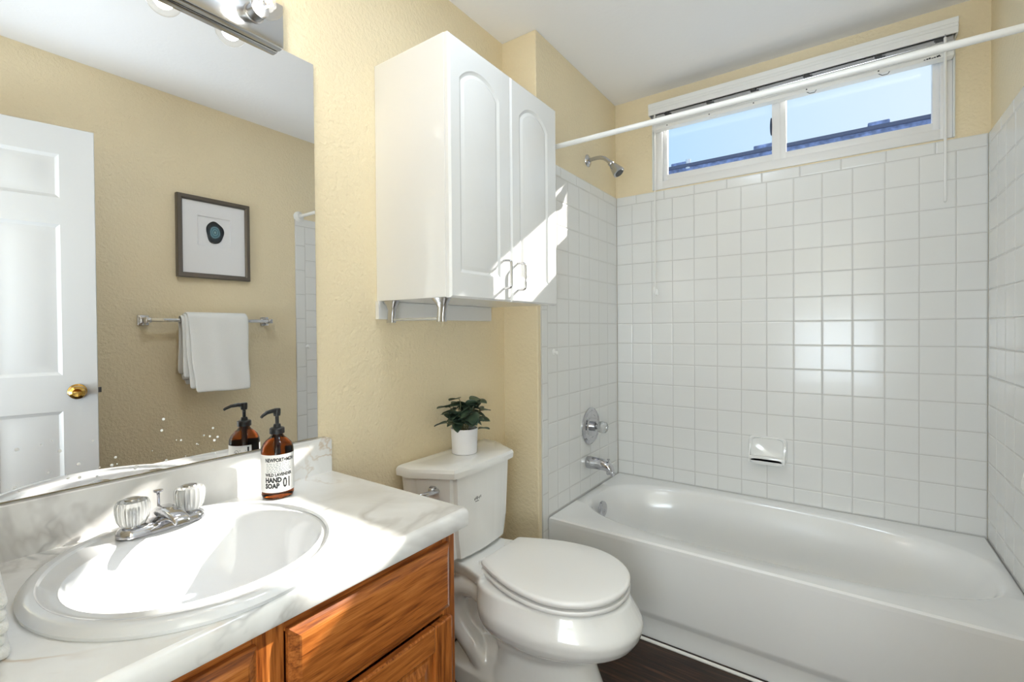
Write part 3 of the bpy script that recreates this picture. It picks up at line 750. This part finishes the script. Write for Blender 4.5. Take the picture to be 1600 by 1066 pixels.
# back of label: bars of print seen in the mirror
def dab(name, m_, quads):
    bm = B()
    for u0, u1, v0, v1 in quads: bm.faces.new([bm.verts.new(onlabel(*p, .0003)) for p in ((u0, v0), (u1, v0), (u1, v1), (u0, v1))])
    mk(name, bm, m_, lb)
dab('label_stripe', INK, [(-.0965, -.0925, .050, .104)])
dab('small_print', INKG, [(-.0895, -.0765 + .002 * (k % 3), .058 + k * .0052, .0598 + k * .0052) for k in range(8)])
bm = B(); c1, c2 = [], []
for k in range(24):
    t = 2 * pi * k / 24; c1.append(onlabel(-.0670 + .0062 * cos(t), .088 + .0085 * sin(t), .0003)); c2.append(onlabel(-.0670 + .0054 * cos(t), .088 + .0076 * sin(t), .0003))
loft(bm, [c1, c2], False, False)
bm.faces.new([bm.verts.new(onlabel(*p, .0003)) for p in ((-.0705, .083), (-.0640, .082), (-.0632, .086), (-.0650, .0925), (-.0668, .089), (-.0690, .0895))])
mk('emblem', bm, INK, lb)
pu = mk('pump_collar', lathe(B(), [(.0165, .154), (.0165, .166), (.015, .168), (.009, .169), (.0075, .176), (.0065, .177)], sc_, 28, ribs=lambda i: .03 * (i % 2)), BLACK, sb, 30)
bm = B(); lathe(bm, [(.0042, .176), (.0042, .196), (.0075, .197), (.0085, .203), (.0085, .213), (.007, .215)], sc_, 20)
hd_ = Vector((.28, -.96, 0)).normalized(); o_ = Vector(sc_)
pts = [o_ + hd_ * a + Vector((0, 0, b)) for a, b in ((0, .2085), (.014, .2105), (.030, .209), (.042, .204), (.047, .2005))]
tube(bm, pts, [.0062, .0052, .0044, .0036, .003], 12)
mk('pump_head', bm, BLACK, pu, 40)
# ---------------------------------------------------------------- washcloth at the counter's near end
wc = thing('washcloth', 'folded white washcloth at the left end of the countertop', 'towel', (.14, -2.45, ZK))
bm = B()
rs = random.Random(2)
dirx = Vector((.9, .1, 0)).normalized(); diry = Vector((-.1, .9, 0)).normalized()
for k in range(5):
    w_ = .060 + rs.uniform(-.002, .002); l_ = .075 + rs.uniform(-.002, .002); z = ZK + .0005 + k * .0156
    bb = B(); box(bb, .137 - w_, .137 + w_, -2.470 - l_, -2.470 + l_, z, z + .0163, .0068, 3); me = bpy.data.meshes.new('t'); bb.to_mesh(me); bb.free(); bm.from_mesh(me); bpy.data.meshes.remove(me)
bmesh.ops.rotate(bm, verts=bm.verts, cent=(.137, -2.470, ZK), matrix=Matrix.Rotation(radians(-4), 3, 'Z'))
mk('folded_cloth', bm, TERRY, wc, 60)
# ---------------------------------------------------------------- wall cabinet
KX = .120; KL, KR = -1.522, -.920; KZ0, KZ1 = 1.279, 2.030
wcab = thing('wall_cabinet', 'white two-door wall cabinet with arched panels over the toilet', 'cabinet', (XL, -1.221, KZ0))
mk('carcass', box(B(), XL + .0005, KX, KL, KR, KZ0, KZ1, .0015), CABM, wcab)
mk('backer_strip', box(B(), XL + .0005, XL + .016, KL - .006, KR - .02, KZ0 - .058, KZ0 - .0005, .001), CABM, wcab)
dm = lambda u, v, w: (KX + .0185 + w, u, v)
SPL = -1.222
def cab_door(y0, y1, py0, py1, name):
    bm = B(); slab(bm, dm, (y0, y1, KZ0 - .002, KZ1 - .002), .0175, [arc_rect(py0, py1, 1.352, 1.915, .048, 14)], [(0, 0), (.004, -.0025), (.010, -.0045), (.014, -.0035), (.020, -.0005), (.022, .0)], .006, .006)
    return mk(name, bm, CABM, wcab, 25)
d1 = cab_door(KL + .001, SPL - .0015, -1.478, -1.285, 'cabinet_door')
d2 = cab_door(SPL + .0015, KR + .001, -1.172, -.985, 'cabinet_door')
def pull(y, p):
    x0 = KX + .0187; bm = B()
    pts = [(x0, y, 1.318), (x0 + .018, y, 1.320)] + bez((x0 + .020, y, 1.320), (x0 + .029, y, 1.321), (x0 + .030, y, 1.324), (x0 + .030, y, 1.334), 6) + bez((x0 + .030, y, 1.394), (x0 + .030, y, 1.404), (x0 + .029, y, 1.407), (x0 + .020, y, 1.408), 6) + [(x0, y, 1.41)]
    tube(bm, pts, .0042, 10); mk('handle', bm, DCHROME, p, 40)
pull(-1.268, d1); pull(-1.186, d2)
def bracket(x):
    bm = B(); rings = []
    for z, hx, hy, dx in ((KZ0 - .0005, .031, .016, 0), (KZ0 - .006, .029, .015, 0), (KZ0 - .016, .020, .012, .003), (KZ0 - .03, .014, .010, .004), (KZ0 - .055, .013, .010, .001), (KZ0 - .070, .015, .010, 0)):
        rings.append([(x + dx + hx * math.copysign(abs(cos(t)) ** .5, cos(t)), KL + .018 + hy * math.copysign(abs(sin(t)) ** .5, sin(t)), z) for t in [2 * pi * k / 20 for k in range(20)]])
    loft(bm, rings); mk('bracket', bm, DCHROME, wcab, 40)
bracket(-.135); bracket(.085)
mk('roller_bar', tube(B(), [(-.13, KL + .018, KZ0 - .061), (.08, KL + .018, KZ0 - .061)], .0045, 12), ACRYL, wcab, 40)
# ---------------------------------------------------------------- toilet
TY = -1.225
to = thing('toilet', 'white two-piece elongated toilet with closed lid', 'toilet', (.15, TY, 0))
def tk(z, xb, xc, hw, hc, xf, bow=.012):
    """tank outline: back xb, chamfer from (xc,hw) to (xf,hc), bowed front"""
    p = [(xb, hw), (xc, hw), (xf, hc)]
    r = [(xf + bow * (1 - (q / 6) ** 2), hc * q / 6) for q in (4, 2, 0, -2, -4)]
    out = p[:1] + p[1:2] + p[2:] + r + [(xf, -hc), (xc, -hw), (xb, -hw)]
    return [(x, TY + y, z) for x, y in out]
bm = B(); loft(bm, [tk(.418, -.150, -.085, .178, .125, .000), tk(.425, -.160, -.09, .188, .132, .006), tk(.50, -.166, -.10, .202, .145, .010), tk(.700, -.170, -.106, .222, .155, .014)])
bmesh.ops.bevel(bm, geom=[e for e in bm.edges if abs(e.verts[0].co.z - e.verts[1].co.z) > .004], offset=.014, segments=4, affect='EDGES')
mk('tank', bm, PORC, to, 35)
bm = B(); loft(bm, [tk(.7005, -.171, -.105, .226, .158, .018), tk(.703, -.173, -.105, .232, .163, .024), tk(.722, -.173, -.105, .234, .165, .026), tk(.732, -.170, -.103, .230, .161, .022), tk(.737, -.163, -.099, .220, .154, .013), tk(.738, -.12, -.08, .17, .12, -.03)])
mk('tank_lid', bm, PORC, to, 28)
lv = B(); ly = TY - .190
lx = -.048
lathe(lv, [(.014, -.006), (.014, .008), (.010, .012)], (lx, ly, .664), 18, 'x')
tube(lv, [(lx + .012, ly + .004, .664), (lx + .024, ly - .004, .666), (lx + .030, ly - .03, .670), (lx + .026, ly - .062, .672), (lx + .020, ly - .074, .672)], [.008, .009, .0075, .007, .005], 12)
mk('flush_lever', lv, CHROME, to, 40)
lg = B(); rs = random.Random(4)
for k in range(6): box(lg, .0225, .0236, TY - .062 + k * .006, TY - .0595 + k * .006 + rs.uniform(0, .002), .606 + (k % 2) * .003, .613 + (k % 3) * .002)
box(lg, .0225, .0236, TY - .058, TY - .040, .600, .602); mk('maker_mark', lg, MARK, to)
# bowl: rim band over pedestal, fused by remesh
def egg(z, xb, xf, hw, n=56, sq_=2.2):
    xm = xb + (xf - xb) * .42; out = []
    for k in range(n):
        t = 2 * pi * k / n; c, s_ = cos(t), sin(t)
        if c >= 0: x = xm + (xf - xm) * abs(c) ** (2 / 2.05); y = hw * math.copysign(abs(s_) ** (2 / 2.05), s_)
        else: x = xm - (xm - xb) * abs(c) ** (2 / 3.0); y = hw * math.copysign(abs(s_) ** (2 / 3.0), s_)
        out.append((x, TY + y, z))
    return out
bm = B()
loft(bm, [egg(.150, .10, .40, .09), egg(.20, .09, .43, .110), egg(.240, .085, .470, .140), egg(.262, .08, .535, .178), egg(.274, .078, .556, .190), egg(.296, .07, .570, .199), egg(.318, .068, .575, .202), egg(.330, .066, .572, .201), egg(.336, .065, .568, .199), egg(.372, .06, .546, .186), egg(.388, .055, .538, .181), egg(.393, .06, .530, .174)])
# pedestal
loft(bm, [egg(0.0, -.02, .505, .138, sq_=3), egg(.025, -.02, .497, .133), egg(.06, .06, .475, .118), egg(.12, .10, .450, .106), egg(.18, .12, .425, .098), egg(.26, .12, .42, .098)])
# rear base and trapway
loft(bm, [egg(0.0, -.10, .30, .122), egg(.06, -.10, .29, .120), egg(.085, -.08, .27, .100), egg(.12, -.06, .25, .085), egg(.16, -.05, .2, .06)])
for sg in (-1, 1):
    tr = bez((.32, TY + sg * .062, .215), (.20, TY + sg * .088, .205), (.13, TY + sg * .092, .335), (.045, TY + sg * .086, .335), 14) + bez((.03, TY + sg * .086, .335), (-.075, TY + sg * .086, .32), (-.07, TY + sg * .082, .20), (.03, TY + sg * .078, .13), 12)[1:] + [(.07, TY + sg * .07, .08), (.10, TY + sg * .05, .03)]
    tube(bm, tr, .040, 16)
tube(bm, [(-.02, TY, .40), (-.02, TY, .30), (.02, TY, .12)], .075, 18)
# tank deck
loft(bm, [[(x, TY + y, z) for x, y in ((-.150, -.095 * q), (.02, -.115 * q), (.11, -.14 * q), (.11, .14 * q), (.02, .115 * q), (-.150, .095 * q))] for z, q in ((.350, .85), (.375, 1.0), (.402, 1.05), (.410, 1.03))])
bw = mk('bowl', bm, PORC, to)
md = bw.modifiers.new('remesh', 'REMESH'); md.mode = 'VOXEL'; md.voxel_size = .0046; md.use_smooth_shade = True
m2 = bw.modifiers.new('smooth', 'CORRECTIVE_SMOOTH') if False else bw.modifiers.new('smooth', 'SMOOTH'); m2.factor = .5; m2.iterations = 4
def seat_ring(z, off, xb=.083, xf=.535, hw=.186, hb=.112):
    xm = .335; xf_ = xf - off; h_ = hw - off; xb_ = xb + off * .7; hb_ = hb - off
    half = [(xb_, hb_ * q) for q in (.0, .35, .7, .93)] + [(xb_ + .004, hb_)]
    for i in range(1, 13):
        t = i / 12; half.append((xb_ + .004 + (xm - xb_ - .004) * t, hb_ + (h_ - hb_) * sin(pi / 2 * t) ** .95))
    for i in range(1, 16):
        t = pi / 2 * i / 15; half.append((xm + (xf_ - xm) * sin(t) ** .96, h_ * cos(t) ** .96 if i < 15 else 0))
    return [(x, TY + y, z) for x, y in half] + [(x, TY - y, z) for x, y in half[-2:0:-1]]
bm = B(); loft(bm, [seat_ring(.3930, .030), seat_ring(.3985, .028), seat_ring(.3990, .007), seat_ring(.401, .003), seat_ring(.409, .001), seat_ring(.4135, .004), seat_ring(.4145, .028)]); mk('seat', bm, SEATM, to, 50)
bm = B(); loft(bm, [seat_ring(.4142, .032), seat_ring(.4200, .030), seat_ring(.4204, .006), seat_ring(.423, .003), seat_ring(.433, .002), seat_ring(.4375, .006), seat_ring(.4395, .013), seat_ring(.4405, .08)]); mk('seat_lid', bm, SEATM, to, 50)
for sg in (-1, 1):
    bm = B(); box(bm, .055, .100, TY + sg * .07 - .016, TY + sg * .07 + .016, .4005, .422, .006, 3); mk('hinge', bm, SEATM, to, 40)
bm = B()
for xx, yy in ((.50, 0.0),): box(bm, xx, xx + .02, TY - .02, TY + .02, .4143, .4205, .001)
mk('bumper', bm, mat('grey_rubber', (150, 150, 150), .6), to)
# ---------------------------------------------------------------- potted plant on the tank
PX, PY, PZ = -.085, -1.213, .738
pl = thing('potted_plant', 'small dark green leafy plant in a white pot on the toilet tank', 'plant', (PX, PY, PZ))
mk('pot', lathe(B(), [(.042, .0005), (.045, .002), (.049, .089), (.049, .091), (.0462, .091), (.045, .077), (.0, .077)], (PX, PY, PZ), 36, cap1=False), POTM, pl, 40)
mk('soil', lathe(B(), [(.0452, .0772), (.02, .082), (.001, .083)], (PX, PY, PZ), 20), SOIL, pl, 60)
rs = random.Random(21)
bl_, bs_ = B(), B()
def leaf(bm, base, d, L_, Wd, roll, droop):
    d = d.normalized(); side = d.cross(Vector((0, 0, 1)))
    side = side.normalized() if side.length > .05 else Vector((1, 0, 0)); nrm = side.cross(d)
    side = side * cos(roll) + nrm * sin(roll); nrm = side.cross(d)
    rows_ = []
    for i in range(9):
        t = i / 8; w_ = Wd * (sin(pi * t ** .8)) ** .58 if 0 < t < 1 else 0.0004
        c_ = base + d * (L_ * t) - nrm * 0 + Vector((0, 0, -droop * L_ * t * t))
        rows_.append([c_ + side * w_ * s_ + nrm * (abs(s_) * w_ * .28) for s_ in (-1, -.5, 0, .5, 1)])
    vs_ = [[bm.verts.new(p) for p in r] for r in rows_]
    for a, b in zip(vs_, vs_[1:]):
        for i in range(4): bm.faces.new((a[i], a[i + 1], b[i + 1], b[i]))
base0 = Vector((PX, PY, PZ + .080))
for k in range(16):
    a = 2.4 * k + rs.uniform(-.3, .3); ti = rs.uniform(.15, 1.0)
    tip = base0 + Vector((cos(a) * .072 * ti, sin(a) * .072 * ti, rs.uniform(.045, .125) * (1.15 - .45 * ti)))
    if tip.x < -.14: tip.x = -.14
    cpts = bez(base0 + Vector((cos(a) * .014, sin(a) * .014, 0)), base0 + Vector((cos(a) * .022, sin(a) * .022, .05)), tip - Vector((cos(a) * .012, sin(a) * .012, .012)), tip, 6)
    tube(bs_, cpts, .0015, 5)
    for j in range(3):
        q = cpts[-1 - j * 2]; aa = a + (j - 1) * 1.4 + rs.uniform(-.5, .5)
        dv = Vector((cos(aa), sin(aa), rs.uniform(-.25, .55)))
        if q.x + dv.normalized().x * .07 < -.168: dv.x = abs(dv.x) * .3
        leaf(bl_, q, dv, rs.uniform(.048, .066), rs.uniform(.019, .026), rs.uniform(-.7, .7), rs.uniform(.0, .4))
for (dx, dy, dz), L_ in (((-.02, -.075, .115), .055), ((-.03, -.085, .045), .05), ((.0, .05, .125), .05), ((.03, .075, .08), .05), ((.03, .07, .0), .046), ((.05, -.03, .045), .056), ((.055, .02, .05), .052)):
    q = base0 + Vector((dx, dy, dz)) * .8; tube(bs_, bez(base0, base0 + Vector((dx * .2, dy * .2, dz * .7)), q - Vector((dx, dy, dz)) * .15, q, 6), .0015, 5)
    leaf(bl_, q, Vector((dx * .8, dy, .15 * dz)), L_, .021, rs.uniform(-.4, .4), .2)
mk('stems', bs_, STEM, pl, 60); fo = mk('foliage', bl_, LEAF, pl, 60)
fo.modifiers.new('thick', 'SOLIDIFY').thickness = .0006
# ---------------------------------------------------------------- bathroom door, standing open (seen in the mirror)
E0 = Vector((1.230, -1.883, 0)); E1 = Vector((1.389, -2.585, 0))
dv = (E1 - E0); DW = dv.length; dv.normalize(); dn = Vector((dv.y, -dv.x, 0)); dn = dn if dn.x < 0 else -dn
door = thing('door_1', '', '', tuple(E1), kind='structure')
dmap = lambda u, v, w: tuple(E0 + dv * u + dn * w + Vector((0, 0, v)))
bm = B()
pans = []
for u0, u1 in ((.110, .110 + (DW - .33) / 2), (DW - .110 - (DW - .33) / 2, DW - .110)):
    for v0, v1 in ((.23, .86), (1.01, 1.635), (1.745, 1.925)): pans.append([(u0, v0), (u1, v0), (u1, v1), (u0, v1)])
slab(bm, dmap, (0, DW, .014, 2.043), .035, pans, [(0, 0), (.006, -.004), (.014, -.007), (.020, -.007), (.046, -.002)], .002, .002)
mk('door_leaf', bm, DOORM, door, 20)
kc = E0 + dv * .066 + Vector((0, 0, .938))
def dlathe(prof, c_, n_=28):
    bm = B(); up = Vector((0, 0, 1))
    loft(bm, [[c_ + dn * h + (dv * cos(2 * pi * k / n_) + up * sin(2 * pi * k / n_)) * r for k in range(n_)] for r, h in prof]); return bm
mk('door_knob', dlathe([(.032, .0002), (.031, .006), (.018, .011), (.012, .016), (.012, .030), (.022, .036), (.028, .048), (.026, .060), (.016, .066), (.006, .064)], kc), BRASS, door, 40, label='brass knob')
bm = B(); 
loft(bm, [[tuple(E0 + dv * u + dn * w + Vector((0, 0, z))) for w, z in ((-.012, .927), (-.024, .927), (-.024, .949), (-.012, .949))] for u in (.002, -.011)]); mk('latch_bolt', bm, CLIPM, door)
# ---------------------------------------------------------------- towel bar, towel, picture on the right wall
TBX, TBZ = 1.432, 1.247
tbar = thing('towel_bar', 'square chrome towel bar on the right wall below the framed art', 'towel bar', (XR, -1.335, TBZ))
for y in (-1.640, -1.030):
    bm = B(); box(bm, XR - .008, XR - .0005, y - .024, y + .024, TBZ - .026, TBZ + .026, .003); box(bm, XR - .016, XR - .007, y - .018, y + .018, TBZ - .019, TBZ + .019, .004); box(bm, TBX - .014, XR - .014, y - .012, y + .012, TBZ - .013, TBZ + .013, .003); mk('post', bm, CHROME, tbar, 30)
bm = B(); box(bm, TBX - .009, TBX + .009, -1.640, -1.030, TBZ - .009, TBZ + .009, .002); mk('bar', bm, CHROME, tbar, 30)
tw = thing('hand_towel', 'white terry towel folded over the chrome towel bar', 'towel', (TBX, -1.32, TBZ))
def towel_layer(y0t, y1t, y0b, y1b, off, zf, zb, flare, seed):
    """folded sheet over the bar: front drop to zf, back drop to zb"""
    r2 = random.Random(seed); path = []
    R_ = .018 + off
    nf = 14
    for i in range(nf): # front going up
        t = 1 - i / nf; path.append((TBX - R_ - flare * t ** 1.3, TBZ - (TBZ - zf) * t, t))
    for i in range(9):
        a = pi - pi * i / 8; path.append((TBX + R_ * cos(a), TBZ + .004 + R_ * sin(a), 0))
    for i in range(1, 8):
        t = i / 7; path.append((TBX + R_, TBZ - (TBZ - zb) * t, t))
    rows_ = []; ph = r2.uniform(0, 6)
    for x, z, t in path:
        row = []
        for k in range(15):
            q = k / 14; ya = y0t + (y0b - y0t) * t; yb = y1t + (y1b - y1t) * t
            row.append((x + .003 * t * sin(q * 7 + ph) + .002 * sin(q * 15 + z * 9), ya + (yb - ya) * q + .002 * sin(z * 22 + ph), z + .003 * t * sin(q * 5 + ph)))
        rows_.append(row)
    bm = B(); V = [[bm.verts.new(p) for p in r] for r in rows_]
    for a, b in zip(V, V[1:]):
        for k in range(14): bm.faces.new((a[k], a[k + 1], b[k + 1], b[k]))
    return bm
l1 = towel_layer(-1.478, -1.172, -1.470, -1.200, .020, .868, .90, .070, 1)
l2 = towel_layer(-1.492, -1.170, -1.490, -1.200, .010, .892, .93, .056, 2)
l3 = towel_layer(-1.502, -1.168, -1.505, -1.200, .002, .945, .96, .034, 3)
me = bpy.data.meshes.new('t')
for x in (l2, l3): x.to_mesh(me); x.free(); l1.from_mesh(me)
bpy.data.meshes.remove(me)
two = mk('folded_towel', l1, TERRY, tw, 80)
sm = two.modifiers.new('thick', 'SOLIDIFY'); sm.thickness = .0075; sm.offset = 0
sm = two.modifiers.new('sub', 'SUBSURF'); sm.levels = 1; sm.render_levels = 1
pf = thing('picture_frame', 'framed teal agate art in white mat on the right wall', 'picture', (XR, -1.306, 1.70))
FY0, FY1, FZ0, FZ1 = -1.492, -1.120, 1.482, 1.926
bm = B(); fw = .026
o4 = [(FY0, FZ0), (FY1, FZ0), (FY1, FZ1), (FY0, FZ1)]
def yz(poly, x): return [(x, *p) for p in poly]
rings = [yz(o4, XR - .0005), yz(o4, XR - .026), yz(inset(o4, .003), XR - .029), yz(inset(o4, .018), XR - .029), yz(inset(o4, fw), XR - .022), yz(inset(o4, fw), XR - .010)]
loft(bm, rings, False, False); mk('frame', bm, FRAMEM, pf, 25)
mi = inset(o4, fw - .001); wi = [(-1.392, 1.662), (-1.222, 1.662), (-1.222, 1.826), (-1.392, 1.826)]
bm = B(); loft(bm, [yz(mi, XR - .0165), yz(inset(wi, -.012), XR - .0165), yz(inset(wi, -.012), XR - .0155), yz(inset(wi, -.006), XR - .0150), yz(wi, XR - .0150), yz(inset(wi, .003), XR - .0125), yz(inset(wi, .003), XR - .009)], False, False); mk('mat_board', bm, MATM, pf, 20)
bm = B(); bm.faces.new([bm.verts.new(p) for p in yz(wi, XR - .0095)]); mk('art_paper', bm, MATM, pf)
bm = B(); ag = []
for k in range(40):
    t = 2 * pi * k / 40; r = 1 + .05 * sin(3 * t + 1) + .03 * sin(5 * t) ; ag.append((-1.303 + .045 * r * cos(t), 1.742 + .062 * r * sin(t)))
loft(bm, [yz(ag, XR - .0098), yz(ag, XR - .0125), yz([((p[0] + 1.303) * .95 - 1.303, (p[1] - 1.742) * .95 + 1.742) for p in ag], XR - .0132)])
ao = mk('agate_slice', bm, AGATE, pf, 40); ao.data.transform(Matrix.Translation(-(Vector((XR, -1.303, 1.742)) - wloc(pf)))); ao.location = Vector((XR, -1.303, 1.742)) - wloc(pf)
bm = B(); bm.faces.new([bm.verts.new(p) for p in yz(mi, XR - .0195)]); mk('glass', bm, PICG, pf)
bpy.context.view_layer.update()
